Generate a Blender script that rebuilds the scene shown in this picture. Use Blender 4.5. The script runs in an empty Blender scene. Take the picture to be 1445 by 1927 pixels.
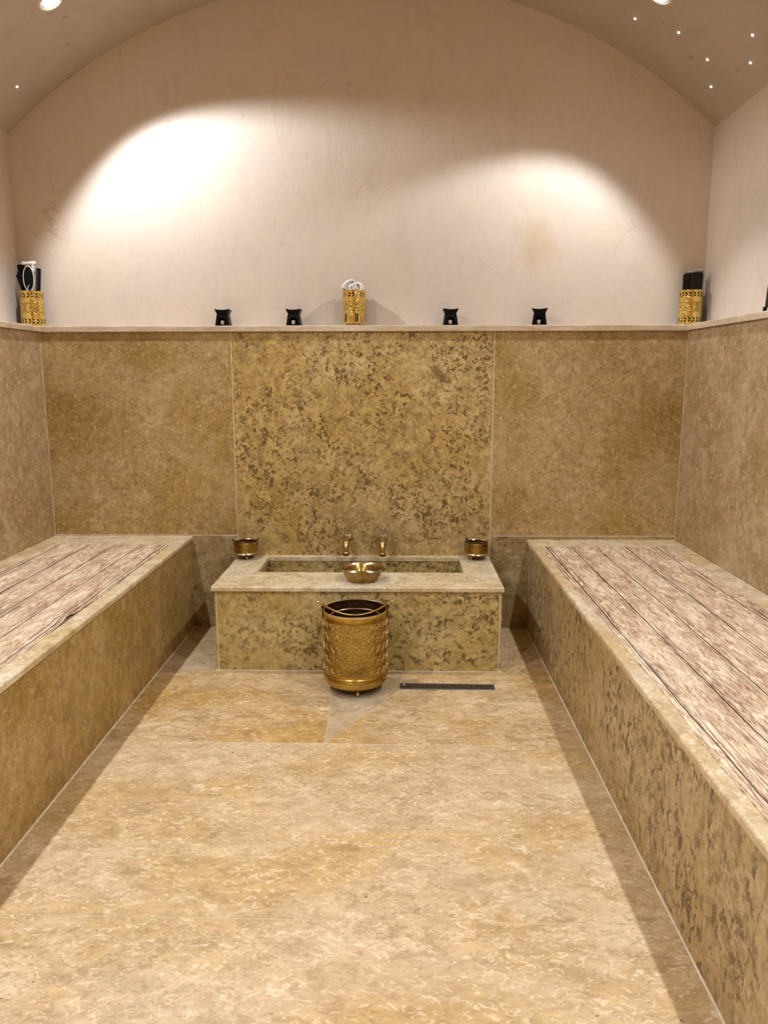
import bpy, bmesh, math, random
from mathutils import Vector, Matrix, Euler
random.seed(7)
PI = math.pi
S = bpy.context.scene
COL = S.collection

# ------------------------------------------------------------------ room dimensions (metres)
YB = 3.600            # face of the stone cladding on the back wall
YU = 3.704            # face of the plaster above the ledge
YF = -1.60            # wall behind the camera
XL, XR = -1.6552, 1.3105      # cladding faces left / right
UL, UR = -1.7788, 1.4047      # plaster faces left / right
BL, BR = -0.9933, 0.6148      # bench fronts
ZBL, ZBR = 0.4558, 0.4424     # bench tops
ZL = 1.4383                   # top of the ledge
CX, CZ, CR = -0.18116, 0.56316, 2.3539   # vault circle
def vault_z(x): return CZ + math.sqrt(CR * CR - (x - CX) ** 2)

# ------------------------------------------------------------------ materials
def mat_new(name):
    m = bpy.data.materials.new(name); m.use_nodes = True
    nt = m.node_tree; nt.nodes.clear()
    out = nt.nodes.new('ShaderNodeOutputMaterial')
    b = nt.nodes.new('ShaderNodeBsdfPrincipled')
    nt.links.new(b.outputs[0], out.inputs[0])
    return m, nt, b

class NT:
    """tiny wrapper to write node graphs tersely"""
    def __init__(s, nt): s.nt = nt
    def n(s, t, **kw):
        x = s.nt.nodes.new(t)
        for k, v in kw.items(): setattr(x, k, v)
        return x
    def link(s, a, b): s.nt.links.new(a, b)
    def val(s, sock, v):
        if hasattr(v, 'default_value') or isinstance(v, bpy.types.NodeSocket): s.link(v, sock)
        else: sock.default_value = v
    def coords(s, scale=(1, 1, 1), loc=(0, 0, 0), rot=(0, 0, 0)):
        tc = s.n('ShaderNodeTexCoord'); mp = s.n('ShaderNodeMapping')
        mp.inputs['Scale'].default_value = scale; mp.inputs['Location'].default_value = loc
        mp.inputs['Rotation'].default_value = rot
        s.link(tc.outputs['Object'], mp.inputs['Vector']); return mp.outputs[0]
    def noise(s, vec, scale, detail=3, rough=.55, dist=0., fac=True):
        x = s.n('ShaderNodeTexNoise'); s.link(vec, x.inputs['Vector'])
        x.inputs['Scale'].default_value = scale; x.inputs['Detail'].default_value = detail
        x.inputs['Roughness'].default_value = rough; x.inputs['Distortion'].default_value = dist
        return x.outputs['Fac' if fac else 'Color']
    def voro(s, vec, scale, feature='F1', out='Distance', rand=1.):
        x = s.n('ShaderNodeTexVoronoi', feature=feature); s.link(vec, x.inputs['Vector'])
        x.inputs['Scale'].default_value = scale; x.inputs['Randomness'].default_value = rand
        return x.outputs[out]
    def warp(s, vec, scale, amt, detail=2):
        """displace a coordinate by colour noise"""
        c = s.noise(vec, scale, detail, fac=False)
        a = s.n('ShaderNodeVectorMath', operation='SUBTRACT'); s.link(c, a.inputs[0]); a.inputs[1].default_value = (.5, .5, .5)
        b = s.n('ShaderNodeVectorMath', operation='SCALE'); s.link(a.outputs[0], b.inputs[0]); b.inputs['Scale'].default_value = amt
        d = s.n('ShaderNodeVectorMath', operation='ADD'); s.link(vec, d.inputs[0]); s.link(b.outputs[0], d.inputs[1])
        return d.outputs[0]
    def ramp(s, fac, a, b, smooth=True):
        x = s.n('ShaderNodeMapRange', interpolation_type='SMOOTHSTEP' if smooth else 'LINEAR')
        s.link(fac, x.inputs['Value']); x.inputs['From Min'].default_value = a; x.inputs['From Max'].default_value = b
        return x.outputs[0]
    def m(s, op, a, b=0., c=None):
        x = s.n('ShaderNodeMath', operation=op); s.val(x.inputs[0], a); s.val(x.inputs[1], b)
        if c is not None: s.val(x.inputs[2], c)
        return x.outputs[0]
    def mix(s, fac, a, b, blend='MIX'):
        x = s.n('ShaderNodeMix', data_type='RGBA', blend_type=blend)
        s.val(x.inputs[0], fac)
        for sock, v in ((x.inputs[6], a), (x.inputs[7], b)):
            if isinstance(v, tuple): sock.default_value = (*v, 1) if len(v) == 3 else v
            else: s.link(v, sock)
        return x.outputs[2]
    def bump(s, h, strength, dist=.01, normal=None):
        x = s.n('ShaderNodeBump'); x.inputs['Strength'].default_value = strength; x.inputs['Distance'].default_value = dist
        s.link(h, x.inputs['Height'])
        if normal is not None: s.link(normal, x.inputs['Normal'])
        return x.outputs[0]
    def xyz(s, vec):
        x = s.n('ShaderNodeSeparateXYZ'); s.link(vec, x.inputs[0]); return x.outputs

def stone(name, base, warm, pale, dark, blotch=.5, bscale=28, seed=0., stretch=(1, 1, 1), fine=.55, flecks=.5, cl=(.41, .60), mot=1., mscale=15,
          rough=.38, fossil=None, grey=.35):
    """fossil limestone: cloudy tone, shell fragments, olive blotches, pits"""
    m, nt, b = mat_new(name); N = NT(nt)
    v = N.coords(stretch, (seed, seed * .7, seed * 1.3))
    cloud = N.noise(v, 2.6, 4, .55, .4)
    cloud2 = N.noise(v, 6.5, 3, .55, .8)
    col = N.mix(N.ramp(cloud, *cl), base, warm)
    col = N.mix(N.m('MULTIPLY', N.ramp(cloud2, .50, .70), grey), col, pale)
    # drifts of larger olive patches
    reg = N.ramp(N.noise(v, 2.9, 4, .6, .5), .36, .60)
    reg2 = N.ramp(N.noise(v, 5.3, 3, .6, .5), .36, .58)
    big = N.noise(N.warp(v, bscale * 1.1, .022, 3), bscale * .55, 4, .62, 1.2)
    olive = tuple(dark[i] * .6 + base[i] * .4 for i in range(3))
    k = N.m('MULTIPLY', N.ramp(big, .49, .56), N.m('ADD', N.m('MULTIPLY', reg, .7), .3))
    col = N.mix(N.m('MULTIPLY', k, blotch * .75), col, olive)
    # ragged shell flakes, dark and pale
    fl = N.noise(N.warp(v, 60, .012, 3), bscale * 1.25, 2.5, .55, .9)
    k = N.m('MULTIPLY', N.ramp(fl, .535, .575), N.m('ADD', N.m('MULTIPLY', reg2, .75), .25))
    col = N.mix(N.m('MULTIPLY', k, min(1., blotch)), col, dark)
    fp = N.noise(N.warp(v, 40, .026, 2), bscale * 1.5, 2, .5, 2.2)
    col = N.mix(N.m('MULTIPLY', N.ramp(fp, .56, .63), fine), col, pale)
    fd = N.noise(N.warp(v, 60, .016, 2), bscale * 2.4, 3, .6, 1.8)
    col = N.mix(N.m('MULTIPLY', N.m('MULTIPLY', N.ramp(fd, .55, .60), fine), N.m('ADD', N.m('MULTIPLY', reg, .6), .4)), col, olive)
    # many-octave mottling of the stone itself
    mo = N.noise(N.warp(v, 9, .05, 2), mscale, 6, .74, .4)
    col = N.mix(mot, col, N.mix(N.ramp(mo, .36, .64, False), (.62, .55, .42), (1.22, 1.22, 1.22)), 'MULTIPLY')
    # small near-black pits
    vp = N.voro(N.warp(v, 60, .012), 46, 'F1')
    pit = N.m('MULTIPLY', N.m('SUBTRACT', 1., N.ramp(vp, .06, .13)), N.ramp(N.noise(v, 24, 2), .60, .66))
    pit = N.m('MULTIPLY', pit, flecks)
    col = N.mix(pit, col, (dark[0] * .28, dark[1] * .24, dark[2] * .24))
    if fossil:
        cx, cz, ang = fossil
        o = N.coords((1, 1, 1)); p = N.xyz(N.warp(o, 45, .022, 3))
        dx = N.m('SUBTRACT', p[0], cx); dz = N.m('SUBTRACT', p[2], cz)
        ca, sa = math.cos(ang), math.sin(ang)
        u = N.m('ADD', N.m('MULTIPLY', dx, ca), N.m('MULTIPLY', dz, sa))
        t = N.m('SUBTRACT', N.m('MULTIPLY', dz, ca), N.m('MULTIPLY', dx, sa))
        q = N.m('SQRT', N.m('ADD', N.m('POWER', N.m('DIVIDE', u, .075), 2.), N.m('POWER', N.m('DIVIDE', t, .023), 2.)))
        k = N.m('MULTIPLY', N.m('SUBTRACT', 1., N.ramp(q, .6, 1.)), N.ramp(N.noise(o, 140, 2, .6, 1.), .34, .5))
        col = N.mix(N.m('MULTIPLY', k, .85), col, (.13, .065, .02))
    N.link(col, b.inputs['Base Color'])
    rr = N.m('ADD', rough - .06, N.m('MULTIPLY', cloud2, .16))
    N.link(rr, b.inputs['Roughness'])
    h = N.noise(v, 9, 2)
    N.link(N.bump(h, .08, .01), b.inputs['Normal'])
    return m

def plaster(name, a, bcol, c, stain=False, pits=False):
    m, nt, b = mat_new(name); N = NT(nt)
    v = N.coords()
    vs = N.coords((1.6, 1.6, .7))
    n1 = N.noise(N.warp(v, 2.2, .35), 2.4, 5, .58, .5); n2 = N.noise(vs, 7, 5, .62, .8); n3 = N.noise(v, 26, 4, .65, .5)
    col = N.mix(N.ramp(n1, .34, .66), a, bcol)
    col = N.mix(N.m('MULTIPLY', N.ramp(n2, .46, .72), .55), col, c)
    col = N.mix(N.m('MULTIPLY', N.ramp(n3, .52, .75), .22), col, (c[0] * .85, c[1] * .82, c[2] * .78))
    # hairline cracks, only in patches
    if not pits:
        cw = N.warp(v, 7, .10, 4)
        e = N.voro(cw, 3.2, 'DISTANCE_TO_EDGE')
        k = N.m('SUBTRACT', 1., N.ramp(e, .0018, .0055))
        k = N.m('MULTIPLY', k, N.ramp(N.noise(v, 3.1, 2), .50, .60))
        e2 = N.voro(cw, 11, 'DISTANCE_TO_EDGE')
        k2 = N.m('MULTIPLY', N.m('SUBTRACT', 1., N.ramp(e2, .004, .014)), N.ramp(N.noise(v, 4.7, 3), .56, .66))
        kk = N.m('MAXIMUM', k, N.m('MULTIPLY', k2, .5))
        col = N.mix(N.m('MULTIPLY', kk, .30), col, (.34, .25, .18))
    if stain:
        p = N.xyz(N.warp(v, 9, .16, 3))
        d = N.m('SQRT', N.m('ADD', N.m('POWER', N.m('DIVIDE', N.m('SUBTRACT', p[0], .62), .13), 2.),
                                 N.m('POWER', N.m('DIVIDE', N.m('SUBTRACT', p[2], 1.80), .16), 2.)))
        col = N.mix(N.m('MULTIPLY', N.m('SUBTRACT', 1., N.ramp(d, .2, 1.)), .38), col, (.60, .42, .20))
    if pits:
        vp = N.voro(N.warp(v, 12, .03), 9, 'F1')
        k = N.m('MULTIPLY', N.m('SUBTRACT', 1., N.ramp(vp, .06, .17)), N.ramp(N.noise(v, 5, 2), .46, .54))
        col = N.mix(N.m('MULTIPLY', k, .7), col, (.26, .17, .10))
    N.link(col, b.inputs['Base Color'])
    b.inputs['Roughness'].default_value = .55
    h = N.m('ADD', N.m('MULTIPLY', N.noise(v, 3, 2), .5), N.m('MULTIPLY', n2, .40))
    N.link(N.bump(h, .17, .03), b.inputs['Normal'])
    return m

def simple(name, col, rough=.5, metal=0., vary=.12, scale=40, bump=0., spec=.5):
    m, nt, b = mat_new(name); N = NT(nt); v = N.coords()
    n = N.noise(v, scale, 3)
    d = tuple(c * (1 - vary) for c in col); l = tuple(min(1, c * (1 + vary)) for c in col)
    N.link(N.mix(N.ramp(n, .3, .7), d, l), b.inputs['Base Color'])
    b.inputs['Roughness'].default_value = rough; b.inputs['Metallic'].default_value = metal
    b.inputs['Specular IOR Level'].default_value = spec
    if bump: N.link(N.bump(n, bump, .004), b.inputs['Normal'])
    return m

def brass(name, col, dark, rough=.24, stipple=0., sscale=260, tarn=.6, hammer=.10):
    m, nt, b = mat_new(name); N = NT(nt); v = N.coords()
    n = N.noise(v, 14, 4, .6, .6); n2 = N.noise(v, 90, 3)
    c = N.mix(N.m('MULTIPLY', N.ramp(n, .42, .72), tarn), col, dark)
    nrm = None
    if stipple:
        vo = N.voro(N.warp(v, 80, .006), sscale, 'F1')
        c = N.mix(N.m('MULTIPLY', N.ramp(vo, .38, .75), .75), c, dark)
        nrm = N.bump(vo, stipple, .004)
    else:
        nrm = N.bump(N.noise(v, 34, 2) if hammer > .2 else n, hammer, .006)
    N.link(c, b.inputs['Base Color']); b.inputs['Metallic'].default_value = 1.
    N.link(N.m('ADD', rough, N.m('MULTIPLY', n2, .14)), b.inputs['Roughness'])
    N.link(nrm, b.inputs['Normal'])
    return m

def plank_mat(name, lines, seed):
    """printed wood-look planks running along y: dark joints at the given x, grain, brown knots and scuffs"""
    m, nt, b = mat_new(name); N = NT(nt)
    v = N.coords((1, 1, 1), (0, 0, 0)); p = N.xyz(v)
    vy = N.coords((0, 1, 0), (0, seed, 0))
    wob = N.m('MULTIPLY', N.m('SUBTRACT', N.noise(vy, 2.2, 3), .5), .016)
    vx = N.coords((1, 1, 1), (seed, seed, 0))
    wob = N.m('ADD', wob, N.m('MULTIPLY', N.m('SUBTRACT', N.noise(vx, 5, 2), .5), .010))
    xw = N.m('ADD', p[0], wob)
    joint = None; near = None
    for lx in lines:
        d = N.m('ABSOLUTE', N.m('SUBTRACT', xw, lx))
        j = N.m('SUBTRACT', 1., N.ramp(d, .0013, .0024)); e = N.m('SUBTRACT', 1., N.ramp(d, .008, .050))
        joint = j if joint is None else N.m('MAXIMUM', joint, j)
        near = e if near is None else N.m('MAXIMUM', near, e)
    g1 = N.noise(N.warp(N.coords((14, 1.6, 1), (seed, 0, 0)), 2, .25), 3.0, 5, .65, .6)
    g2 = N.noise(N.warp(N.coords((36, 3.4, 1), (0, seed, 0)), 3, .4), 4.0, 5, .72, 1.0)
    g3 = N.noise(N.warp(N.coords((84, 5.5, 1), (0, seed * 3, 0)), 3, .4), 4.0, 3, .7, .8)
    blot = N.noise(N.coords((3.4, 1.5, 1), (seed, 3, 0)), 3.2, 5, .68, .9)
    bl = N.ramp(blot, .42, .60)
    col = N.mix(N.ramp(g1, .35, .65), (.90, .74, .55), (.78, .58, .41))
    col = N.mix(N.m('MULTIPLY', bl, .42), col, (.50, .32, .21))
    col = N.mix(N.m('MULTIPLY', N.ramp(g2, .49, .575), N.m('ADD', .34, N.m('MULTIPLY', bl, .5))), col, (.25, .115, .06))
    col = N.mix(N.m('MULTIPLY', N.ramp(g3, .51, .59), .7), col, (.24, .11, .06))
    pale = N.noise(N.coords((12, 3.4, 1), (seed, 9, 0)), 4.0, 5, .65, .9)
    col = N.mix(N.m('MULTIPLY', N.ramp(pale, .53, .62), .75), col, (.90, .78, .58))
    kn = N.noise(N.coords((22, 10, 1), (seed, 5, 0)), 2.2, 3, .6, 1.5)
    col = N.mix(N.m('MULTIPLY', N.ramp(kn, .66, .70), .8), col, (.22, .10, .05))
    fl = N.noise(N.coords((190, 1.3, 1), (0, seed * 2, 0)), 1.6, 2, .5, .12)
    patch = N.ramp(N.noise(N.coords((2.5, 1.0, 1), (4, seed, 0)), 2.4, 3), .38, .6)
    k = N.m('MULTIPLY', N.m('MULTIPLY', N.ramp(fl, .56, .59), near), N.m('ADD', .55, N.m('MULTIPLY', patch, .6)))
    col = N.mix(k, col, (.12, .065, .045))
    col = N.mix(N.m('MULTIPLY', joint, .93), col, (.022, .016, .018))
    N.link(col, b.inputs['Base Color']); b.inputs['Roughness'].default_value = .42
    N.link(N.bump(N.m('SUBTRACT', N.m('MULTIPLY', g2, .3), joint), .15, .002), b.inputs['Normal'])
    return m

PALE = (.72, .53, .33)
M = {}
M['panel_mid'] = stone('blotched_stone', (.54, .385, .165), (.49, .325, .095), (.66, .51, .30), (.120, .066, .014), blotch=.95, bscale=40, seed=1.7, fossil=(.19, 1.215, -.75), flecks=.9, fine=.6, mot=.7, mscale=26)
M['panel_side'] = stone('golden_stone', (.48, .330, .155), (.375, .235, .068), (.58, .43, .25), (.150, .085, .022), blotch=.42, bscale=40, seed=5.2, fine=0.8, flecks=.5, mot=0.55, mscale=26)
M['panel_low'] = stone('grey_tan_stone', (.43, .315, .165), (.38, .265, .11), (.50, .40, .28), (.14, .095, .04), blotch=.6, bscale=28, seed=9.1, fine=.5, mot=.8)
M['wall_side'] = stone('rosy_stone', (.46, .335, .205), (.385, .265, .13), (.66, .51, .35), (.20, .125, .05), blotch=.34, bscale=22, seed=3.3, stretch=(1, 1, .85), fine=.65, flecks=.5, mot=0.55, mscale=22)
M['tub'] = stone('mottled_stone', (.56, .43, .195), (.51, .37, .125), (.64, .52, .30), (.125, .080, .018), blotch=.92, bscale=34, seed=12.4, flecks=.8, fine=.45, mot=.65, mscale=26)
M['front_left'] = stone('amber_stone', (.46, .305, .115), (.375, .230, .055), (.58, .43, .23), (.18, .102, .025), blotch=.36, bscale=26, seed=7.7, stretch=(1, 1, .8), fine=.65, flecks=.4, mot=0.65, mscale=20)
M['front_right'] = stone('speckled_stone', (.51, .375, .205), (.46, .315, .13), (.62, .48, .31), (.105, .060, .020), blotch=.92, bscale=34, seed=14.2, stretch=(1, 1, .7), fine=.6, flecks=.9, mot=.65, mscale=26)
M['slab'] = stone('pale_slab_stone', (.70, .575, .415), (.61, .45, .24), (.82, .72, .58), (.32, .21, .09), blotch=.42, bscale=21, seed=2.9, fine=.6, flecks=.3, mot=.5)
M['rim'] = stone('rim_stone', (.72, .61, .445), (.66, .52, .31), (.82, .73, .59), (.34, .24, .11), blotch=.45, bscale=22, seed=22.9, fine=.6, flecks=.3, mot=.5)
M['ledge'] = stone('ledge_stone', (.64, .52, .40), (.58, .46, .33), (.72, .62, .51), (.36, .25, .14), blotch=.25, bscale=18, seed=31., stretch=(.5, .5, 1.6), fine=.4, flecks=.2, mot=.5)
M['floor'] = stone('floor_stone', (.655, .480, .305), (.60, .405, .190), (.80, .645, .46), (.30, .185, .075), blotch=0.34, bscale=26, seed=4.4, stretch=(.62, 1, 1), fine=0.75, flecks=1., rough=.36, cl=(.44, .60), mot=0.5, mscale=16)
M['floor_b'] = stone('floor_stone_golden', (.64, .455, .265), (.56, .345, .115), (.77, .61, .42), (.28, .165, .055), blotch=0.42, bscale=23, seed=17.4, stretch=(.62, 1, 1), fine=0.7, flecks=1., rough=.36, cl=(.42, .58), mot=0.55, mscale=15)
M['floor_c'] = stone('floor_stone_grey', (.56, .435, .29), (.51, .375, .21), (.64, .53, .39), (.25, .175, .09), blotch=.3, bscale=24, seed=27.4, fine=.4, flecks=.5, rough=.38, mot=.6)
M['plaster'] = plaster('limewashed_plaster', (.75, .635, .54), (.72, .62, .55), (.65, .565, .485))
M['plaster_back'] = plaster('limewashed_plaster_back', (.75, .64, .545), (.73, .625, .56), (.66, .575, .49), stain=True)
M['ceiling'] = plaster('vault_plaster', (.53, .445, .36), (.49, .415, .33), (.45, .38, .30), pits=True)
M['grout'] = simple('pale_grout', (.62, .50, .34), .8, vary=.15, scale=25)
M['caulk'] = simple('sealant', (.70, .60, .45), .6, vary=.12, scale=30)
M['brass_bucket'] = brass('aged_brass', (.58, .385, .095), (.27, .155, .032), .2, tarn=.7)
M['brass_chased'] = brass('chased_brass', (.52, .335, .075), (.15, .08, .015), .28, stipple=.6, sscale=380)
M['brass_relief'] = brass('relief_brass', (.60, .44, .19), (.38, .25, .08), .38, tarn=.4)
M['brass_bail'] = brass('bail_bronze', (.46, .31, .13), (.20, .12, .05), .24, tarn=.7)
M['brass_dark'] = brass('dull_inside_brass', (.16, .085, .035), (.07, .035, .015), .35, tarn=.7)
M['brass_bright'] = brass('polished_brass', (.86, .64, .20), (.50, .33, .07), .07, tarn=.5, hammer=.5)
M['brass_pot'] = brass('small_pot_brass', (.52, .345, .08), (.17, .09, .02), .26, stipple=.35, sscale=200)
M['brass_bowl'] = brass('bowl_brass', (.42, .265, .075), (.18, .095, .028), .2, tarn=.7)
M['brass_tap'] = brass('tap_brass', (.55, .38, .16), (.28, .17, .06), .16, tarn=.5)
M['steel_tap'] = simple('tap_chrome', (.50, .46, .40), .08, 1., .08)
M['rim_bright'] = simple('worn_bright_brass', (.78, .62, .40), .2, 1., .1)
M['steel'] = simple('brushed_steel', (.40, .38, .36), .36, 1., .15, 60)
M['steel_dark'] = simple('drain_steel', (.17, .16, .155), .42, 1., .25, 80)
M['void'] = simple('void_shade', (.02, .018, .015), .8)  # near-black for shaded depth: under the drain grate, inside the holders
M['black'] = simple('black_glaze', (.003, .003, .0035), .35, vary=.1, spec=.12)
M['black_cloth'] = simple('black_pad', (.006, .0055, .006), .6, vary=.3, scale=120, bump=.2, spec=.12)
M['white_rim'] = simple('white_plastic', (.78, .74, .66), .35, vary=.05)
M['paper'] = simple('white_wrapper', (.82, .80, .78), .4, vary=.08, scale=60, bump=.3)
M['cloth'] = simple('white_cotton', (.82, .80, .77), .9, vary=.06, scale=160, bump=.25)
M['wax'] = simple('tealight_wax', (.85, .82, .76), .5, vary=.04)
M['alu'] = simple('tealight_cup', (.82, .82, .80), .3, .7, .05)
M['trim_white'] = simple('lamp_trim', (.72, .66, .58), .4, vary=.05)

def clear_plastic():
    m = bpy.data.materials.new('clear_plastic'); m.use_nodes = True
    nt = m.node_tree; nt.nodes.clear(); N = NT(nt)
    out = N.n('ShaderNodeOutputMaterial'); tr = N.n('ShaderNodeBsdfTransparent'); gl = N.n('ShaderNodeBsdfGlossy')
    tr.inputs[0].default_value = (.93, .92, .90, 1); gl.inputs['Roughness'].default_value = .12
    mx = N.n('ShaderNodeMixShader'); fr = N.n('ShaderNodeFresnel'); fr.inputs[0].default_value = 1.45
    v = N.coords(); nrm = N.bump(N.noise(v, 60, 3, .6, 1.), .8, .01)
    N.link(nrm, gl.inputs['Normal']); N.link(nrm, fr.inputs['Normal'])
    N.link(N.m('MULTIPLY', fr.outputs[0], .8), mx.inputs[0]); N.link(tr.outputs[0], mx.inputs[1]); N.link(gl.outputs[0], mx.inputs[2])
    N.link(mx.outputs[0], out.inputs[0]); return m
M['clear'] = clear_plastic()

def milky():
    m = bpy.data.materials.new('crinkled_plastic'); m.use_nodes = True
    nt = m.node_tree; nt.nodes.clear(); N = NT(nt)
    out = N.n('ShaderNodeOutputMaterial'); tr = N.n('ShaderNodeBsdfTransparent'); b = N.n('ShaderNodeBsdfPrincipled'); mx = N.n('ShaderNodeMixShader')
    b.inputs['Base Color'].default_value = (.72, .69, .66, 1); b.inputs['Roughness'].default_value = .15
    N.link(N.m('ADD', .18, N.m('MULTIPLY', N.ramp(N.noise(N.coords(), 90, 3, .6, 1.), .4, .6), .55)), mx.inputs[0])
    N.link(tr.outputs[0], mx.inputs[1]); N.link(b.outputs[0], mx.inputs[2]); N.link(mx.outputs[0], out.inputs[0]); return m
M['milky'] = milky()

def glow(name, col, strength):
    m, nt, b = mat_new(name)
    b.inputs['Base Color'].default_value = (*col, 1)
    b.inputs['Emission Color'].default_value = (*col, 1); b.inputs['Emission Strength'].default_value = strength
    return m
M['lamp'] = glow('lamp_lens', (.96, .98, 1), 14)
M['star'] = glow('star_point', (1, .97, .88), 5)

# ------------------------------------------------------------------ mesh helpers
def add_box(bm, x0, x1, y0, y1, z0, z1, mi=0):
    v = [bm.verts.new(p) for p in ((x0, y0, z0), (x1, y0, z0), (x1, y1, z0), (x0, y1, z0), (x0, y0, z1), (x1, y0, z1), (x1, y1, z1), (x0, y1, z1))]
    fs = [bm.faces.new([v[i] for i in f]) for f in ((3, 2, 1, 0), (4, 5, 6, 7), (0, 1, 5, 4), (1, 2, 6, 5), (2, 3, 7, 6), (3, 0, 4, 7))]
    for f in fs: f.material_index = mi
    return fs
def add_prism(bm, pts, z0, z1, axis='z', mi=0):
    """polygon extruded along an axis"""
    def P(a, b, c): return {'z': (a, b, c), 'y': (a, c, b), 'x': (c, a, b)}[axis]
    lo = [bm.verts.new(P(a, b, z0)) for a, b in pts]; hi = [bm.verts.new(P(a, b, z1)) for a, b in pts]
    n = len(pts); fs = [bm.faces.new(lo[::-1]), bm.faces.new(hi)]
    for i in range(n): fs.append(bm.faces.new((lo[i], lo[(i + 1) % n], hi[(i + 1) % n], hi[i])))
    for f in fs: f.material_index = mi
    bmesh.ops.recalc_face_normals(bm, faces=fs); return fs
def add_lathe(bm, prof, c=(0, 0, 0), seg=64, closed=False, mtx=None, mi=0):
    rings = []
    for r, z in prof:
        if r < 1e-6: ring = [bm.verts.new((0, 0, z))]
        else: ring = [bm.verts.new((r * math.cos(2 * PI * i / seg), r * math.sin(2 * PI * i / seg), z)) for i in range(seg)]
        rings.append(ring)
    fs = []
    pairs = list(zip(rings, rings[1:])) + ([(rings[-1], rings[0])] if closed else [])
    for a, b in pairs:
        for i in range(seg):
            j = (i + 1) % seg
            if len(a) == 1 and len(b) == 1: continue
            if len(a) == 1: q = (a[0], b[i], b[j])
            elif len(b) == 1: q = (a[i], a[j], b[0])
            else: q = (a[i], a[j], b[j], b[i])
            try: fs.append(bm.faces.new(q))
            except ValueError: pass
    vs = [v for r in rings for v in r]
    T = Matrix.Translation(Vector(c)) @ (mtx if mtx is not None else Matrix())
    for v in vs: v.co = T @ v.co
    for f in fs: f.material_index = mi; f.smooth = True
    bmesh.ops.recalc_face_normals(bm, faces=fs); return fs
def add_tube(bm, pts, rad, seg=12, caps=True, mi=0):
    pts = [Vector(p) for p in pts]; n = len(pts)
    rad = rad if isinstance(rad, (list, tuple)) else [rad] * n
    T = [(pts[min(i + 1, n - 1)] - pts[max(i - 1, 0)]).normalized() for i in range(n)]
    up = Vector((0, 0, 1)) if abs(T[0].z) < .9 else Vector((1, 0, 0))
    a = T[0].cross(up).normalized(); rings = []
    for i in range(n):
        a = (a - T[i] * a.dot(T[i])).normalized(); b = T[i].cross(a)
        rings.append([bm.verts.new(pts[i] + (a * math.cos(2 * PI * k / seg) + b * math.sin(2 * PI * k / seg)) * rad[i]) for k in range(seg)])
    fs = []
    for p, q in zip(rings, rings[1:]):
        for k in range(seg): fs.append(bm.faces.new((p[k], p[(k + 1) % seg], q[(k + 1) % seg], q[k])))
    for f in fs: f.smooth = True
    if caps: fs += [bm.faces.new(rings[0][::-1]), bm.faces.new(rings[-1])]
    for f in fs: f.material_index = mi
    bmesh.ops.recalc_face_normals(bm, faces=fs); return fs
def add_ball(bm, c, r, sx=1, sy=1, sz=1, seg=20):
    n = 10
    prof = [(r * math.sin(PI * i / n), -r * math.cos(PI * i / n)) for i in range(n + 1)]
    prof[0] = (0, -r); prof[-1] = (0, r)
    return add_lathe(bm, prof, c, seg, mtx=Matrix.Diagonal((sx, sy, sz, 1)))
def bevel(bm, w, seg=2, edges=None):
    bmesh.ops.bevel(bm, geom=list(edges if edges is not None else bm.edges), offset=w, segments=seg, profile=.5, affect='EDGES', clamp_overlap=True)

def obj(name, bm, mats, parent=None, at=(0, 0, 0), smooth=False):
    """link a bmesh written in local coordinates as one mesh object"""
    me = bpy.data.meshes.new(name)
    if smooth:
        for f in bm.faces: f.smooth = True
    bm.to_mesh(me); bm.free()
    for m in (mats if isinstance(mats, (list, tuple)) else [mats]): me.materials.append(m)
    if any(p.use_smooth for p in me.polygons): me.set_sharp_from_angle(angle=math.radians(38))
    o = bpy.data.objects.new(name, me); COL.objects.link(o); o.location = at
    if parent: o.parent = parent
    return o
def wobj(name, bm, mats, parent):
    """as obj(), but the bmesh is in world coordinates"""
    for v in bm.verts: v.co -= parent.location
    return obj(name, bm, mats, parent)
def tag(o, label, cat, group=None):
    o['label'] = label; o['category'] = cat
    if group: o['group'] = group
    return o
def thing(name, label, cat, loc=(0, 0, 0), rot=(0, 0, 0), group=None):
    o = bpy.data.objects.new(name, None); o.empty_display_size = .05; COL.objects.link(o)
    o.location = loc; o.rotation_euler = rot
    return tag(o, label, cat, group)
def struct(name, bm, mats):
    o = obj(name, bm, mats); o['kind'] = 'structure'; return o
def dup(root, loc, label, rot=None, group=None):
    r = root.copy(); COL.objects.link(r); r.location = loc
    if rot is not None: r.rotation_euler = rot
    r['label'] = label
    if group: r['group'] = group
    for ch in list(root.children):
        c = ch.copy(); COL.objects.link(c); c.parent = r
        for g in list(ch.children):
            d = g.copy(); COL.objects.link(d); d.parent = c
    return r
B = bmesh.new

# ------------------------------------------------------------------ setting
TH = .02
# floor: bed of grout with stone tiles let into it
bm = B(); add_box(bm, UL - .15, UR + .15, YF - .15, YU + .15, -.12, -.0006)
floor = struct('floor', bm, M['grout'])
def tile(pts, mat, gap=.0016):
    c = Vector((sum(p[0] for p in pts) / len(pts), sum(p[1] for p in pts) / len(pts)))
    n = len(pts); ins = []
    for i in range(n):                                     # inset polygon by the joint half-width
        p0, p1, p2 = Vector(pts[i - 1]), Vector(pts[i]), Vector(pts[(i + 1) % n])
        d1 = (p1 - p0).normalized(); d2 = (p2 - p1).normalized()
        n1 = Vector((-d1.y, d1.x)); n2 = Vector((-d2.y, d2.x))
        k = (n1 + n2); k = k / max(.2, k.dot(n1))
        ins.append(tuple(p1 + k * gap))
    bm = B(); add_prism(bm, ins, -.02, 0.)
    obj('floor_tile', bm, mat, floor)
FL, FR = BL - .006, BR + .008
tile([(FL, YF), (FR, YF), (FR, .35), (FL, .35)], M['floor_b'])
tile([(FL, .35), (FR, .35), (FR, 1.545), (FL, 1.556)], M['floor'])
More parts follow.
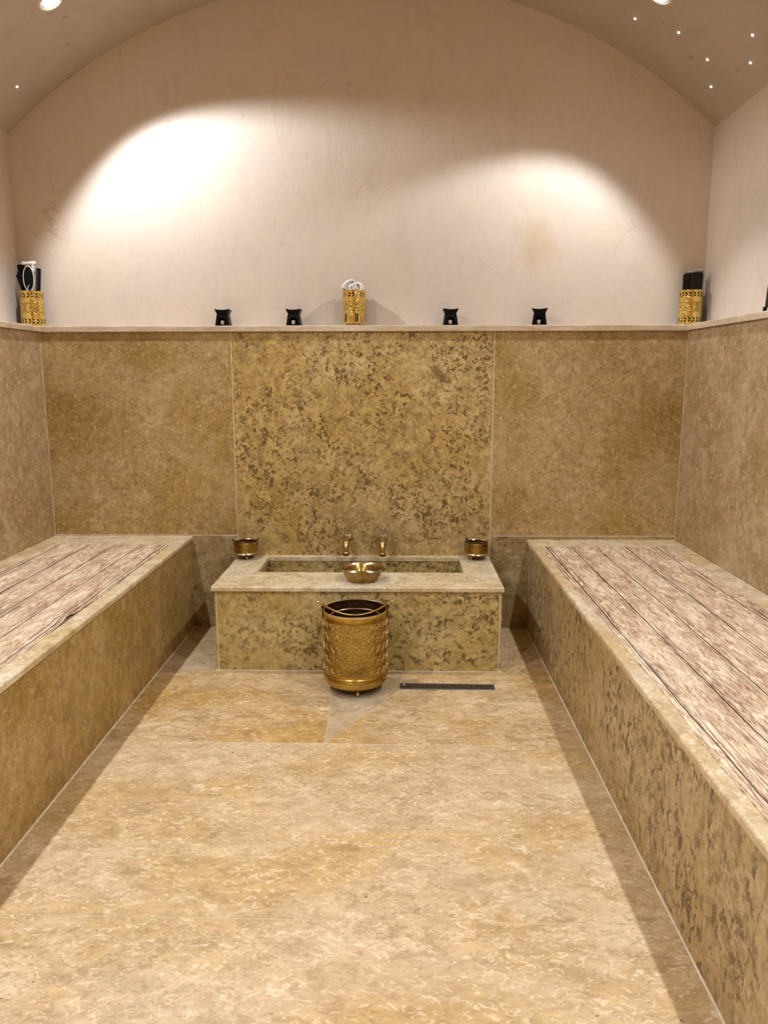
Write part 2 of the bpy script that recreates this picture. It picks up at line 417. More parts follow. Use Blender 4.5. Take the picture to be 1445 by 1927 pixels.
tile([(FL, 1.556), (FR, 1.545), (FR, 2.380), (FL, 2.402)], M['floor'])
tile([(FL, 2.402), (-.247, 2.397), (-.258, 3.033), (FL, 3.033)], M['floor_b'])
tile([(-.247, 2.397), (.007, 2.852), (.007, 2.9095), (.020, 3.033), (-.258, 3.033)], M['floor_c'])
tile([(-.247, 2.397), (FR, 2.380), (FR, 3.205), (.3862, 2.9058), (.379, 2.838), (.007, 2.852)], M['floor_b'])
tile([(.3862, 2.9058), (FR, 3.205), (FR, 3.6), (.44, 3.6), (.428, 3.033), (.020, 3.033), (.007, 2.9095)], M['floor'])
tile([(FL, 3.033), (-.765, 3.033), (-.765, 3.6), (FL, 3.6)], M['floor_c'])

# back wall: grout-coloured backing below the ledge, plaster with the vault's curve above it
bm = B()
add_box(bm, UL - .15, UR + .15, YB + .0010, YU + .15, -.02, ZL - .012, 1)
pts = [(UL - .15, ZL - .012), (UR + .15, ZL - .012), (UR + .15, vault_z(UR))]
for i in range(41):
    x = UR + (UL - UR) * i / 40
    pts.append((x, vault_z(x) + .02))
pts.append((UL - .15, vault_z(UL)))
add_prism(bm, pts, YU, YU + .15, 'y', 0)
wall_back = struct('wall_back', bm, [M['plaster_back'], M['grout']])
def vpanel(x0, x1, z0, z1, mat, parent=wall_back, g=.0022):
    bm = B(); add_box(bm, x0 + g, x1 - g, YB, YB + TH, z0 + g, z1 - g); bevel(bm, .0012, 1)
    obj('stone_panel', bm, mat, parent)
J1, J2 = -.773, .4355
ZC = ZL - .026
vpanel(XL, J1, .460, ZC, M['panel_side'])
vpanel(J1, J2, 0, ZC, M['panel_mid'])
vpanel(J2, XR, .460, ZC, M['panel_side'])
vpanel(XL, J1, 0, .460, M['panel_low'])
vpanel(J2, XR, 0, .460, M['panel_low'])

def side_wall(name, xo, xc, xp, seams):
    s = 1 if xc > 0 else -1                 # outward direction
    bm = B()
    a, b = sorted((xc + s * .0010, xp + s * .15)); add_box(bm, a, b, YF - .15, YB + .1, -.02, ZL - .012, 1)
    a, b = sorted((xp, xp + s * .15)); add_box(bm, a, b, YF - .15, YU + .1, ZL - .012, vault_z(xp) + .004, 0)
    w = struct(name, bm, [M['plaster'], M['grout']])
    for y0, y1 in zip(seams, seams[1:]):
        bm = B(); a, b = sorted((xc, xc + s * TH)); add_box(bm, a, b, y0 + .0018, y1 - .0018, .0, ZC); bevel(bm, .0012, 1)
        obj('stone_panel', bm, M['wall_side'], w)
    return w
side_wall('wall_left', UL, XL, UL, [YF, .4, 1.9, YB - .001])
side_wall('wall_right', UR, XR, UR, [YF, .4, 1.9, YB - .001])
bm = B(); add_box(bm, UL - .15, UR + .15, YF - .15, YF, -.02, 3.0); struct('wall_front', bm, M['front_left'])  # unseen end wall, clad in dark stone to cut the bounce light

# barrel vault
bm = B(); NV = 72; prev = None
x0, x1 = UL - .0, UR + .0
a0 = math.atan2(vault_z(x0) - CZ, x0 - CX); a1 = math.atan2(vault_z(x1) - CZ, x1 - CX)
ring = []
for i in range(NV + 1):
    a = a0 + (a1 - a0) * i / NV
    ring.append([(CX + r * math.cos(a), CZ + r * math.sin(a)) for r in (CR, CR + .09)])
for i in range(NV):
    (p, P), (q, Q) = ring[i], ring[i + 1]
    v = {}
    for y in (YF - .1, YU + .02):
        for k, c in (('p', p), ('P', P), ('q', q), ('Q', Q)): v[k, y] = bm.verts.new((c[0], y, c[1]))
    ya, yb = YF - .1, YU + .02
    for f in (('p', 'q'), ('Q', 'P')):
        bm.faces.new((v[f[0], ya], v[f[1], ya], v[f[1], yb], v[f[0], yb]))
bmesh.ops.remove_doubles(bm, verts=bm.verts, dist=1e-5)
for f in bm.faces: f.smooth = True
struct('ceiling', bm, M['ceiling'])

# stone ledge (back, left, right), mitred at the corners
LT = .026; OV = .014
def ledge(name, pts):
    bm = B(); add_prism(bm, pts, ZL - LT, ZL); 
    top = [e for e in bm.edges if all(v.co.z > ZL - .001 for v in e.verts)]
    bevel(bm, .005, 3, top)
    o = struct(name, bm, M['ledge']); o['label'] = 'pale stone ledge'; return o
xl, xr, yb = XL + OV, XR - OV, YB - OV
ledge('trim_1', [(xl, yb), (xr, yb), (UR + .01, YU + .01), (UL - .01, YU + .01)])
ledge('trim_2', [(xl - .0006, YF), (xl - .0006, yb), (UL - .01, YU + .01), (UL - .01, YF)])
ledge('trim_3', [(xr + .0006, yb), (xr + .0006, YF), (UR + .01, YF), (UR + .01, YU + .01)])

# ------------------------------------------------------------------ benches
def bench(label, side, xf, xw, ztop, fmat, seams):
    s = side; xw -= s * .0012
    t = thing('stone_bench', label, 'bench', ((xf + xw) / 2, 1.6, 0))
    TK = .024
    for y0, y1 in zip(seams, seams[1:]):
        bm = B(); a, b = sorted((xf + s * .006, xf + s * .026)); add_box(bm, a, b, y0 + .0016, y1 - .0016, 0., ztop - TK); bevel(bm, .001, 1)
        wobj('front_panel', bm, fmat, t)
    bm = B(); a, b = sorted((xf + s * .0070, xw)); add_box(bm, a, b, YF + .002, YB - .0012, 0, ztop - TK - .001)
    wobj('core', bm, M['grout'], t)
    bm = B(); a, b = sorted((xf - s * .006, xw)); add_box(bm, a, b, YF + .002, YB - .0012, ztop - TK, ztop)
    es = [e for e in bm.edges if all(abs(v.co.x - (xf - s * .006)) < 1e-4 for v in e.verts) and abs(e.verts[0].co.y - e.verts[1].co.y) > 1]
    bevel(bm, .008, 4, es)
    wobj('top_slab', bm, M['slab'], t)
    bm = B(); add_prism(bm, [(xf + s * .006, 0), (xf + s * .0025, 0), (xf + s * .006, .0035)], YF, YB - .002, 'y')
    wobj('sealant_line', bm, M['caulk'], t)
    return t
bench('long stone-clad bench with amber front panels along the left wall', -1, BL, XL, ZBL, M['front_left'], [YF + .002, .6, 2.125, YB - .0012])
bench('long stone-clad bench with dark-speckled front along the right wall', 1, BR, XR, ZBR, M['front_right'], [YF + .002, .45, 2.10, YB - .0012])

def mat_sheet(name, label, x0, x1, y0, y1, z, lines, seed, kink=None):
    bm = B(); nx, ny = 24, 150; T = .0028
    rnd = random.Random(seed)
    ph = [rnd.uniform(0, 6.28) for _ in range(6)]
    def h(u, v, x, y):
        w = .0006 * (1 + math.sin(y * 9 + ph[0] + x * 3)) * (.3 + u * (1 - u) * 2)
        if kink:
            ky, sgn = kink
            e = u if sgn > 0 else 1 - u
            w += .012 * math.exp(-((y - ky) / .035) ** 2) * max(0, (e - .82) / .18) ** 1.5
        return w
    def edge(y, k): return .003 * math.sin(y * 4 + ph[k]) + .002 * math.sin(y * 11 + ph[k + 1])
    g = []
    for j in range(ny + 1):
        v = j / ny; y = y0 + (y1 - y0) * v; row = []
        for i in range(nx + 1):
            u = i / nx; x = (x0 + edge(y, 1)) * (1 - u) + (x1 + edge(y, 3)) * u
            row.append((x, y, z + h(u, v, x, y)))
        g.append(row)
    top = [[bm.verts.new((a, b, c + T)) for a, b, c in r] for r in g]; bot = [[bm.verts.new((a, b, c + .0002)) for a, b, c in r] for r in g]
    for j in range(ny):
        for i in range(nx):
            f = bm.faces.new((top[j][i], top[j][i + 1], top[j + 1][i + 1], top[j + 1][i])); f.smooth = True
            bm.faces.new((bot[j][i], bot[j + 1][i], bot[j + 1][i + 1], bot[j][i + 1]))
    for j in range(ny):
        bm.faces.new((top[j][0], top[j + 1][0], bot[j + 1][0], bot[j][0])); bm.faces.new((top[j + 1][nx], top[j][nx], bot[j][nx], bot[j + 1][nx]))
    for i in range(nx):
        bm.faces.new((top[0][i + 1], top[0][i], bot[0][i], bot[0][i + 1])); bm.faces.new((top[ny][i], top[ny][i + 1], bot[ny][i + 1], bot[ny][i]))
    o = obj(name, bm, plank_mat('printed_planks_%d' % seed, lines, seed))
    return tag(o, label, 'mat', 'plank-patterned bench mats')
mat_sheet('bench_mat', 'plank-patterned pinkish mat on the left bench, its edge slightly buckled', -1.566, -1.040, -.9, 3.384, ZBL, [-1.536, -1.403, -1.281, -1.166, -1.058], 3, kink=(2.31, 1))
mat_sheet('bench_mat', 'plank-patterned brown-streaked mat on the right bench', .648, 1.218, -.9, 3.434, ZBR, [.672, .783, .898, 1.026, 1.166], 8)

# ------------------------------------------------------------------ water basin
TX0, TX1, TY, TZ = -.7585, .4237, 3.040, .362
SX0, SX1, SY = -.7704, .4314, 3.030
OX0, OX1, OY0, OY1 = -.620, .285, 3.275, 3.556
tub = thing('stone_basin', 'low mottled stone water basin with pale rim against the back wall', 'basin', ((TX0 + TX1) / 2, 3.32, 0))
ST = .018
bm = B(); add_box(bm, TX0 + .012, TX1 - .012, TY, TY + .02, .0, TZ - ST); bevel(bm, .001, 1); wobj('front_panel', bm, M['tub'], tub)
for a in (TX0, TX1 - .02):
    bm = B(); add_box(bm, a, a + .02, TY + .003, YB, 0, TZ - ST); wobj('side_panel', bm, M['tub'], tub)
for a, b in ((TX0 + .0055, TX0 + .0115), (TX1 - .0115, TX1 - .0055)):
    bm = B(); add_box(bm, a, b, TY + .0012, TY + .0025, 0, TZ - ST); wobj('edge_joint', bm, M['grout'], tub)
bm = B()
O = [(SX0, SY), (SX1, SY), (SX1, YB), (SX0, YB)]; I = [(OX0, OY0), (OX1, OY0), (OX1, OY1), (OX0, OY1)]
vo = [[bm.verts.new((*p, z)) for p in O] for z in (TZ - ST, TZ)]; vi = [[bm.verts.new((*p, z)) for p in I] for z in (TZ - ST, TZ)]
for i in range(4):
    j = (i + 1) % 4
    bm.faces.new((vo[1][i], vo[1][j], vi[1][j], vi[1][i])); bm.faces.new((vo[0][j], vo[0][i], vi[0][i], vi[0][j]))
    bm.faces.new((vo[0][i], vo[0][j], vo[1][j], vo[1][i])); bm.faces.new((vi[0][j], vi[0][i], vi[1][i], vi[1][j]))
es = [e for e in bm.edges if all(v.co.z > TZ - .001 for v in e.verts) and (all(abs(v.co.y - SY) < .001 for v in e.verts) or all(abs(v.co.x - SX0) < .001 for v in e.verts) or all(abs(v.co.x - SX1) < .001 for v in e.verts))]
es += [e for e in bm.edges if abs(e.verts[0].co.z - e.verts[1].co.z) > .01 and all(abs(v.co.y - SY) < .001 for v in e.verts)]
bevel(bm, .005, 3, es); wobj('rim_slab', bm, M['rim'], tub)
bm = B(); zf = .10; e = .004; w = .018
add_box(bm, OX0 - e - w, OX1 + e + w, OY0 - e - w, OY1 + e + w, zf - w, zf)
add_box(bm, OX0 - e - w, OX1 + e + w, OY0 - e - w, OY0 - e, zf, TZ - ST)
add_box(bm, OX0 - e - w, OX1 + e + w, OY1 + e, OY1 + e + w, zf, TZ - ST)
add_box(bm, OX0 - e - w, OX0 - e, OY0 - e, OY1 + e, zf, TZ - ST)
add_box(bm, OX1 + e, OX1 + e + w, OY0 - e, OY1 + e, zf, TZ - ST)
wobj('trough', bm, M['tub'], tub)
bm = B(); add_prism(bm, [(TY + .004, 0), (TY - .003, 0), (TY + .004, .004)], TX0, TX1, 'x'); wobj('sealant_line', bm, M['caulk'], tub)

# ------------------------------------------------------------------ taps
def make_tap(loc, label, ang):
    t = thing('brass_tap', label, 'tap', loc, group='taps over the basin')   # origin: wall face, body axis height
    bm = B(); add_lathe(bm, [(0, 0), (.024, 0), (.0245, .003), (.020, .007), (.012, .011), (0, .011)], seg=32, mtx=Matrix.Rotation(PI / 2, 4, 'X')); obj('wall_flange', bm, M['brass_tap'], t)
    bm = B()
    add_tube(bm, [(0, -.008, 0), (0, -.03, 0), (0, -.055, .001), (0, -.075, -.002), (0, -.088, -.012), (0, -.094, -.028), (0, -.095, -.042)],
             [.012, .013, .015, .0155, .0145, .0135, .013], 20)
    sp = obj('spout', bm, M['brass_tap'], t)
    bm = B(); add_lathe(bm, [(0, 0), (.016, 0), (.0175, .002), (.0175, .014), (.0145, .018), (0, .018)], (0, -.095, -.060), 24); obj('outlet_collar', bm, M['brass_tap'], sp)
    bm = B(); add_lathe(bm, [(0, 0), (.0125, 0), (.0125, .010), (.0105, .013), (.0115, .016), (.0115, .024), (.0085, .028), (.0065, .034), (.0085, .038), (.0065, .044), (.005, .052), (0, .052)], (0, -.06, .004), 24)
    obj('bonnet', bm, M['steel_tap'], t)
    h = thing_part = None
    bm = B(); add_lathe(bm, [(0, 0), (.007, 0), (.009, .003), (.009, .008), (.006, .012), (0, .013)], (0, 0, 0), 20)
    for k in range(4):
        a = ang + k * PI / 2; d = Vector((math.cos(a), math.sin(a), 0))
        add_tube(bm, [d * .006 + Vector((0, 0, .005)), d * .015 + Vector((0, 0, .0055)), d * .0225 + Vector((0, 0, .006))], [.0034, .0028, .0038], 10)
        add_ball(bm, d * .0235 + Vector((0, 0, .006)), .0052)
    obj('cross_handle', bm, M['steel_tap'], t, (0, -.06, .054))
    return t
make_tap((-.2465, YB, .444), 'left of the two small brass cross-handle taps above the basin', .35)
make_tap((-.0757, YB, .441), 'right of the two small brass cross-handle taps above the basin', .80)

# ------------------------------------------------------------------ large brass bucket
def ridge(bm, R, a, b, w, h, close=True):
    a, b = [(p[0], .090 + (p[1] - .090) * 1.17) for p in (a, b)]
    w *= 1.35; h *= 1.3
    """raised stroke between two points (arc length s, height z) on a cylinder of radius R"""
    (s0, z0), (s1, z1) = a, b
    L = math.hypot(s1 - s0, z1 - z0); nx, nz = -(z1 - z0) / L * w / 2, (s1 - s0) / L * w / 2
    n = 2; rows = []
    for i in range(n + 1):
        t = i / n; s = s0 + (s1 - s0) * t; z = z0 + (z1 - z0) * t
        def P(ss, zz, rr): return (rr * math.sin(ss / R), -rr * math.cos(ss / R), zz)
        rows.append([bm.verts.new(P(s + nx, z + nz, R - .0004)), bm.verts.new(P(s + nx * .45, z + nz * .45, R + h)), bm.verts.new(P(s - nx * .45, z - nz * .45, R + h)), bm.verts.new(P(s - nx, z - nz, R - .0004))])
    for p, q in zip(rows, rows[1:]):
        for k in range(3): bm.faces.new((p[k], p[k + 1], q[k + 1], q[k]))
    bm.faces.new(rows[0][::-1]); bm.faces.new(rows[-1])
BX, BY = -.168, 2.868
RB = .1245
bucket = thing('brass_bucket', 'tall embossed brass bucket on ball feet standing in front of the basin', 'bucket', (BX, BY, 0), (0, 0, .04))
bm = B()
add_lathe(bm, [(0, .024), (.095, .024), (.108, .027), (.118, .036), (.1245, .052), (.1245, .062), (.1215, .068), (.1235, .072), (.1265, .076), (.1235, .080), (RB - .0016, .083), (RB - .0016, .088),
               (RB, .089), (RB, .292), (RB - .001, .294), (RB - .001, .318), (RB + .001, .3215), (RB + .001, .3245), (RB - .002, .3255), (RB - .0045, .324), (RB - .0045, .09), (.117, .05), (.10, .034), (0, .033)], seg=96)
for f in bm.faces:
    c = f.calc_center_median(); r = math.hypot(c.x, c.y)
    if   .089 < c.z < .292 and r > RB - .002: f.material_index = 1
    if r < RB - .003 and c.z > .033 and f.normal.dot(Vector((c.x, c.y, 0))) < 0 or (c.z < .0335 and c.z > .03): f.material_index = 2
    if c.z > .319 and r > RB - .0046: f.material_index = 3
bucket_body = obj('body', bm, [M['brass_bucket'], M['brass_chased'], M['brass_dark'], M['rim_bright']], bucket)
bm = B(); NC = 12; P = 2 * PI * RB / NC
zr = [.215, .137]
for c in range(NC):
    s = c * P
    for r, z in enumerate(zr):
        for d in (-.0016, .0016):                                     # doubled X
            ridge(bm, RB, (s - .010 + d, z - .010 - d), (s + .010 + d, z + .010 - d), .0016, .0011)
            ridge(bm, RB, (s - .010 - d, z + .010 + d * -1), (s + .010 - d, z - .010 - d), .0016, .0011)
        m = s + P / 2                                                 # brackets between the crosses
        ridge(bm, RB, (m - .010, z - .012), (m - .010, z + .017), .0024, .0013); ridge(bm, RB, (m + .010, z - .017), (m + .010, z + .012), .0024, .0013)
        ridge(bm, RB, (m - .004, z + .012), (m + .016, z + .012), .0022, .0012); ridge(bm, RB, (m - .016, z - .012), (m + .004, z - .012), .0022, .0012)
        ridge(bm, RB, (m - .003, z - .004), (m + .003, z + .004), .0018, .0010)
    m = s + P / 2
    for z, q in ((.250, .0075), (.176, .0105), (.101, .0075)):
        for ss in (s, m):
            ridge(bm, RB, (ss - q, z - q), (ss + q, z + q), .0020, .0011); ridge(bm, RB, (ss - q, z + q), (ss + q, z - q), .0020, .0011)
n = 56
for i in range(n):
    s = 2 * PI * RB * i / n
    ridge(bm, RB, (s, .262), (s + .003, .254), .0032, .0012); ridge(bm, RB, (s + .003, .254), (s + .001, .247), .0024, .0010)
    ridge(bm, RB, (s, .090), (s + .003, .098), .0030, .0012)
obj('raised_strapwork', bm, M['brass_relief'], bucket_body)
for k in range(3):
    a = -PI / 2 + .10 + k * 2 * PI / 3
    bm = B(); x, y = .090 * math.cos(a), .090 * math.sin(a)
    add_ball(bm, (x, y, .0085), .0085); add_lathe(bm, [(0, .012), (.004, .012), (.0045, .018), (.009, .028), (0, .028)], (x, y, 0), 16)
    obj('foot', bm, M['brass_relief'], bucket)
for s in (-1, 1):
    bm = B()
    add_box(bm, s * RB - .0022 + s * .0016, s * RB + .0022 + s * .0016, -.008, .008, .287, .330); bevel(bm, .0012, 2)
    add_tube(bm, [(s * (RB + .002), 0, .324), (s * (RB + .002), 0, .334)], .0055, 12)
    obj('lug', bm, M['brass_dark'], bucket)
bm = B(); pts = []; rad = []
for i in range(61):
    t = -1 + 2 * i / 60
    x = t * (RB + .001); d = (1 - t * t)
    pts.append((x, -.099 * d ** .9, .343 - .015 * d)); rad.append(.0042 + .0007 * math.sin(i * 2.1))
pts = [(-(RB + .016), 0, .349)] + pts + [((RB + .016), 0, .349)]; rad = [.003] + rad + [.003]
add_tube(bm, pts, rad, 10)
bail = obj('bail_handle', bm, M['brass_bail'], bucket)
for s in (-1, 1):
    bm = B(); add_ball(bm, (s * (RB + .019), 0, .3505), .0058); obj('knob', bm, M['rim_bright'], bail)
# a smaller vessel standing inside it
bm = B()
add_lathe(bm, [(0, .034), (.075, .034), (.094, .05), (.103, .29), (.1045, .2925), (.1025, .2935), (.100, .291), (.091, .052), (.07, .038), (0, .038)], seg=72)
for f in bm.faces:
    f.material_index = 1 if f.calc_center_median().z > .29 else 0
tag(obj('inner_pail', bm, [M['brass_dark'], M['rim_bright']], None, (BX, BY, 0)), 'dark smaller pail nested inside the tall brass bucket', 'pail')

# ------------------------------------------------------------------ small brass pots on the basin corners
def make_pot(loc, rz, label):
    t = thing('brass_pot', label, 'pot', loc, (0, 0, rz), 'small brass pots on the basin rim')
    R = .0565
    bm = B(); add_lathe(bm, [(0, .014), (.036, .014), (.047, .017), (R - .002, .025), (R + .001, .028), (R - .001, .031), (R - .002, .034), (R - .002, .076), (R + .0008, .080), (R + .0008, .0825), (R - .002, .083), (R - .004, .081), (R - .004, .03), (.045, .02), (0, .018)], seg=64)
    for f in bm.faces:
        c = f.calc_center_median(); r = math.hypot(c.x, c.y)
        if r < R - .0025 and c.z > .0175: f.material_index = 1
        if c.z > .079 or (.025 < c.z < .0325 and r > R - .004): f.material_index = 2
    obj('body', bm, [M['brass_pot'], M['brass_dark'], M['rim_bright']], t)
    for k in range(3):
        a = -PI / 2 + k * 2 * PI / 3; bm = B(); x, y = .038 * math.cos(a), .038 * math.sin(a)
        add_lathe(bm, [(0, 0), (.0035, 0), (.004, .003), (.0035, .008), (.009, .017), (0, .017)], (x, y, 0), 14); obj('foot', bm, M['brass_relief'], t)
    for s in (-1, 1):
        bm = B(); add_box(bm, s * (R - .0022), s * (R + .001), -.005, .005, .064, .090) if s > 0 else add_box(bm, -(R + .001), -(R - .0022), -.005, .005, .064, .090)
        bevel(bm, .0008, 1); obj('lug', bm, M['brass_dark'], t)
    bm = B(); pts = []
    for i in range(33):
        q = -1 + 2 * i / 32; d = 1 - q * q
        pts.append((q * (R + .0015), -.050 * d ** .8, .0885 - .0025 * d))
    pts = [(-(R + .006), 0, .096)] + pts + [((R + .006), 0, .096)]
    add_tube(bm, pts, .0026, 8); obj('bail_handle', bm, M['brass_dark'], t)
    return t
pot = make_pot((-.722, 3.535, TZ), .30, 'small brass pot with a bail handle on the left corner of the basin rim')
dup(pot, (.364, 3.535, TZ), 'small brass pot with a bail handle on the right corner of the basin rim', (0, 0, -.75))

# ------------------------------------------------------------------ nested bowls
def bowl(R, r0, H, loc, rot, label, floorpat=False):
    bm = B(); T = .0012
    add_lathe(bm, [(0, 0), (r0, 0), (r0 + .003, .0012), (r0 + (R - r0) * .62, H * .5), (R, H - .001), (R + .0016, H), (R + .0004, H + .001), (R - T, H - .0005), (r0 + (R - r0) * .62 - T, H * .5), (r0 - .0005, .0024), (r0 * .8, T + .001), (0, T + .001)], seg=64)
    for f in bm.faces: f.material_index = 1 if f.calc_center_median().z > H - .0012 else 0
    if floorpat:
        for k in range(8):
            a = k * PI / 4; add_ball(bm, (r0 * .6 * math.cos(a), r0 * .6 * math.sin(a), .003), .005, 1, 1, .4, 10)
        add_ball(bm, (0, 0, .003), .010, 1, 1, .35, 12)
    return tag(obj('brass_bowl', bm, [M['brass_bowl'], M['rim_bright']], None, loc), label, 'bowl', 'nested bowls on the basin rim')
bx, by = -.153, 3.152
bowl(.088, .062, .053, (bx, by, TZ), 0, 'largest brass bowl of the nested stack on the basin rim, holding the others')
bowl(.0795, .057, .0485, (bx - .001, by, TZ + .0030), 0, 'second largest brass bowl of the nested stack on the basin rim')
bowl(.0700, .050, .0455, (bx - .005, by + .001, TZ + .0060), 0, 'second smallest brass bowl of the nested stack, inside the two larger')
bowl(.0605, .042, .0425, (bx - .006, by + .001, TZ + .0090), 0, 'smallest brass bowl in the middle of the nested stack', True)

# ------------------------------------------------------------------ floor drain
dr = thing('floor_drain', 'narrow perforated steel drain let into the floor before the basin', 'drain', (.1925, 2.878, .0), (0, 0, -.016))
L2, W2 = .1875, .0315
bm = B()
for x0, x1, y0, y1 in ((-L2, L2, -W2, -W2 + .004), (-L2, L2, W2 - .004, W2), (-L2, -L2 + .004, -W2 + .004, W2 - .004), (L2 - .004, L2, -W2 + .004, W2 - .004)):
    add_box(bm, x0, x1, y0, y1, -.001, .0022)
bevel(bm, .0006, 1); obj('frame', bm, M['steel'], dr)
bm = B(); add_box(bm, -L2, L2, -W2, W2, -.0012, -.0002); obj('channel_shade', bm, M['void'], dr)  # thin near-black plate standing in for the shaded depth below the grate
bm = B(); nx, ny = 180, 27; X = [-L2 + .005 + (2 * L2 - .010) * i / nx for i in range(nx + 1)]; Y = [-W2 + .005 + (2 * W2 - .010) * j / ny for j in range(ny + 1)]
vv = {}
def gv(i, j):
    if (i, j) not in vv: vv[i, j] = bm.verts.new((X[i], Y[j], .0014))
    return vv[i, j]
for i in range(nx):
    for j in range(ny):
        ii, jj = i % 5, j % 6; r = (j // 6) % 2
        hole = 2 < j < ny - 3 and 8 < i < nx - 3 and ((i + 2 * r) % 5) in (0, 1, 2) and jj in (1, 2)
        if 3 <= i <= 7 and ny - 12 <= j <= ny - 8: hole = False
        if not hole: bm.faces.new((gv(i, j), gv(i + 1, j), gv(i + 1, j + 1), gv(i, j + 1)))
g = obj('grate', bm, M['steel_dark'], dr); sm = g.modifiers.new('thickness', 'SOLIDIFY'); sm.thickness = .0012; sm.offset = -1
bm = B(); add_box(bm, -L2 + .012, -L2 + .021, .009, .0165, .0012, .0024); bevel(bm, .0008, 1); obj('lift_tab', bm, M['white_rim'], dr)

# ------------------------------------------------------------------ pierced brass holders
def pierced(R, H, kind=0, nros=6, ph=0.):
    """pierced sheet cylinder; the face grid is cut away where the pattern is open"""
    bm = B(); NA, NZ = 288, 120
    vs = [[bm.verts.new((R * math.cos(2 * PI * i / NA), R * math.sin(2 * PI * i / NA), H * j / NZ)) for i in range(NA)] for j in range(NZ + 1)]
    def hole(a, t):
        u = (a / (2 * PI) * nros + ph) % 1.0                 # one rosette per period
        if kind == 1 and t < .33:                            # lower panel with upright slots and scrolls
            if t < .06 or t > .30: return False
            if abs(u - .08) < .05 or abs(u - .92) < .05: return True
            return .3 < u < .7 and t < .22 and math.sin(u * 60 + t * 40) * math.sin(t * 75 - u * 30) > .35
        for lo, hi in ((.80, .93), (.07, .20)):              # zigzag borders
            if kind == 1 and hi < .5: continue
            if lo < t < hi:
                k = (t - lo) / (hi - lo); w = (u * 3 + (abs(k - .5) * 1.0)) % 1
                if kind == 1 and not (u > .35): return False
                return .20 < w < .66 and not .45 < k < .55
        if .36 < t < .66:
            y = (t - .51) / .15 * .5; x = (u - .5)
            y *= (.15 * 2 * H) / (2 * PI * R / nros) ; 
            r = math.hypot(x, y); th = math.atan2(y, x)
            if r < .06: return True
            petal = .285 + .085 * math.cos(8 * th)
            if r < petal: return False
            g = .40
            q = (abs(x) + abs(y)) * 14
            return math.sin(x * 38 + .4) * math.sin(y * 38 + .4) > .16 and r > petal + .03 and not (abs(y) > .47 * (.30 * H) / (2 * PI * R / nros))
        return False
    for j in range(NZ):
        for i in range(NA):
            if not hole(2 * PI * (i + .5) / NA, (j + .5) / NZ):
                f = bm.faces.new((vs[j][i], vs[j][(i + 1) % NA], vs[j + 1][(i + 1) % NA], vs[j + 1][i])); f.smooth = True
    for v in [v for v in bm.verts if not v.link_faces]: bm.verts.remove(v)
    return bm
def make_holder(loc, rz, label, R=.0565, H=.153, kind=0, ph=0., feet=0):
    t = thing('pierced_holder', label, 'holder', loc, (0, 0, rz), 'pierced brass holders on the ledge')
    z0 = .006 if feet else 0.
    s = obj('pierced_wall', pierced(R, H - .004 - z0, kind, ph=ph), M['brass_bright'], t, (0, 0, z0 + .002)); md = s.modifiers.new('thickness', 'SOLIDIFY'); md.thickness = .0014; md.offset = -1
    bm = B(); add_lathe(bm, [(0, z0), (R + .0008, z0), (R + .0012, z0 + .003), (R - .001, z0 + .005), (R - .004, z0 + .003), (0, z0 + .003)], seg=64); obj('base', bm, M['brass_bright'], t)
    for zz in (H - .004, z0 + H * .345, z0 + H * .655):
        bm = B(); add_lathe(bm, [(R - .0014, zz - .0012), (R + .0012, zz - .001), (R + .0014, zz + .0005), (R + .0010, zz + .0016), (R - .0014, zz + .0016)], seg=72, closed=True); obj('band', bm, M['brass_bright'], s, (0, 0, -(z0 + .002)))
    bm = B(); add_lathe(bm, [(0, z0 + .004), (R - .005, z0 + .004), (R - .005, H - .012), (R - .0056, H - .012), (R - .0056, z0 + .0048), (0, z0 + .0048)], seg=48); obj('shade_sleeve', bm, M['void'], t)  # near-black sleeve added to keep the interior dark behind the piercing
    for k in range(feet):
        a = PI / 4 + k * 2 * PI / feet; bm = B(); add_ball(bm, ((R + .001) * math.cos(a), (R + .001) * math.sin(a), .004), .004, seg=12); obj('foot', bm, M['rim_bright'], t)
    return t
HL = Vector((-1.6975, 3.640, ZL)); HC = Vector((-.2060, 3.640, ZL)); HR = Vector((1.3265, 3.640, ZL))
make_holder(HL, .35, 'pierced brass holder in the left corner of the ledge, full of black brushes', R=.0525, H=.160, ph=.1)
make_holder(HC, .0, 'pierced brass holder with ball feet in the middle of the back ledge, holding white cloths', R=.0525, H=.158, kind=1, ph=.25, feet=4)
make_holder(HR, .15, 'pierced brass holder in the right corner of the ledge, holding black packets', R=.0515, H=.155, ph=.4)

def slab_shape(bm, prof, T, mtx):
    """flat shape with thickness from an outline in x,z; rounded by a small bevel"""
    b2 = B(); add_prism(b2, prof, -T / 2, T / 2, 'y'); 
    es = [e for e in b2.edges if abs(e.verts[0].co.y - e.verts[1].co.y) < 1e-6]
    bevel(b2, min(.002, T * .35), 2, es)
    b2.transform(mtx); me = bpy.data.meshes.new('tmp'); b2.to_mesh(me); b2.free(); bm.from_mesh(me); bpy.data.meshes.remove(me)
def rounded(w, h0, h1, r=.35):
    """outline with a rounded top, width w from height h0 to h1"""
    k = w / 2; rr = w * r; p = [(-k, h0), (k, h0)]
    for i in range(7): a = PI / 2 * i / 6; p.append((k - rr + rr * math.cos(a), h1 - rr + rr * math.sin(a)))
    for i in range(7): a = PI / 2 + PI / 2 * i / 6; p.append((-k + rr + rr * math.cos(a), h1 - rr + rr * math.sin(a)))
    return p
RZ = .156    # rim height above the ledge
def lean(dx, dy, ax, ay): return Matrix.Translation((dx, dy, 0)) @ Matrix.Rotation(ax, 4, 'X') @ Matrix.Rotation(ay, 4, 'Y')
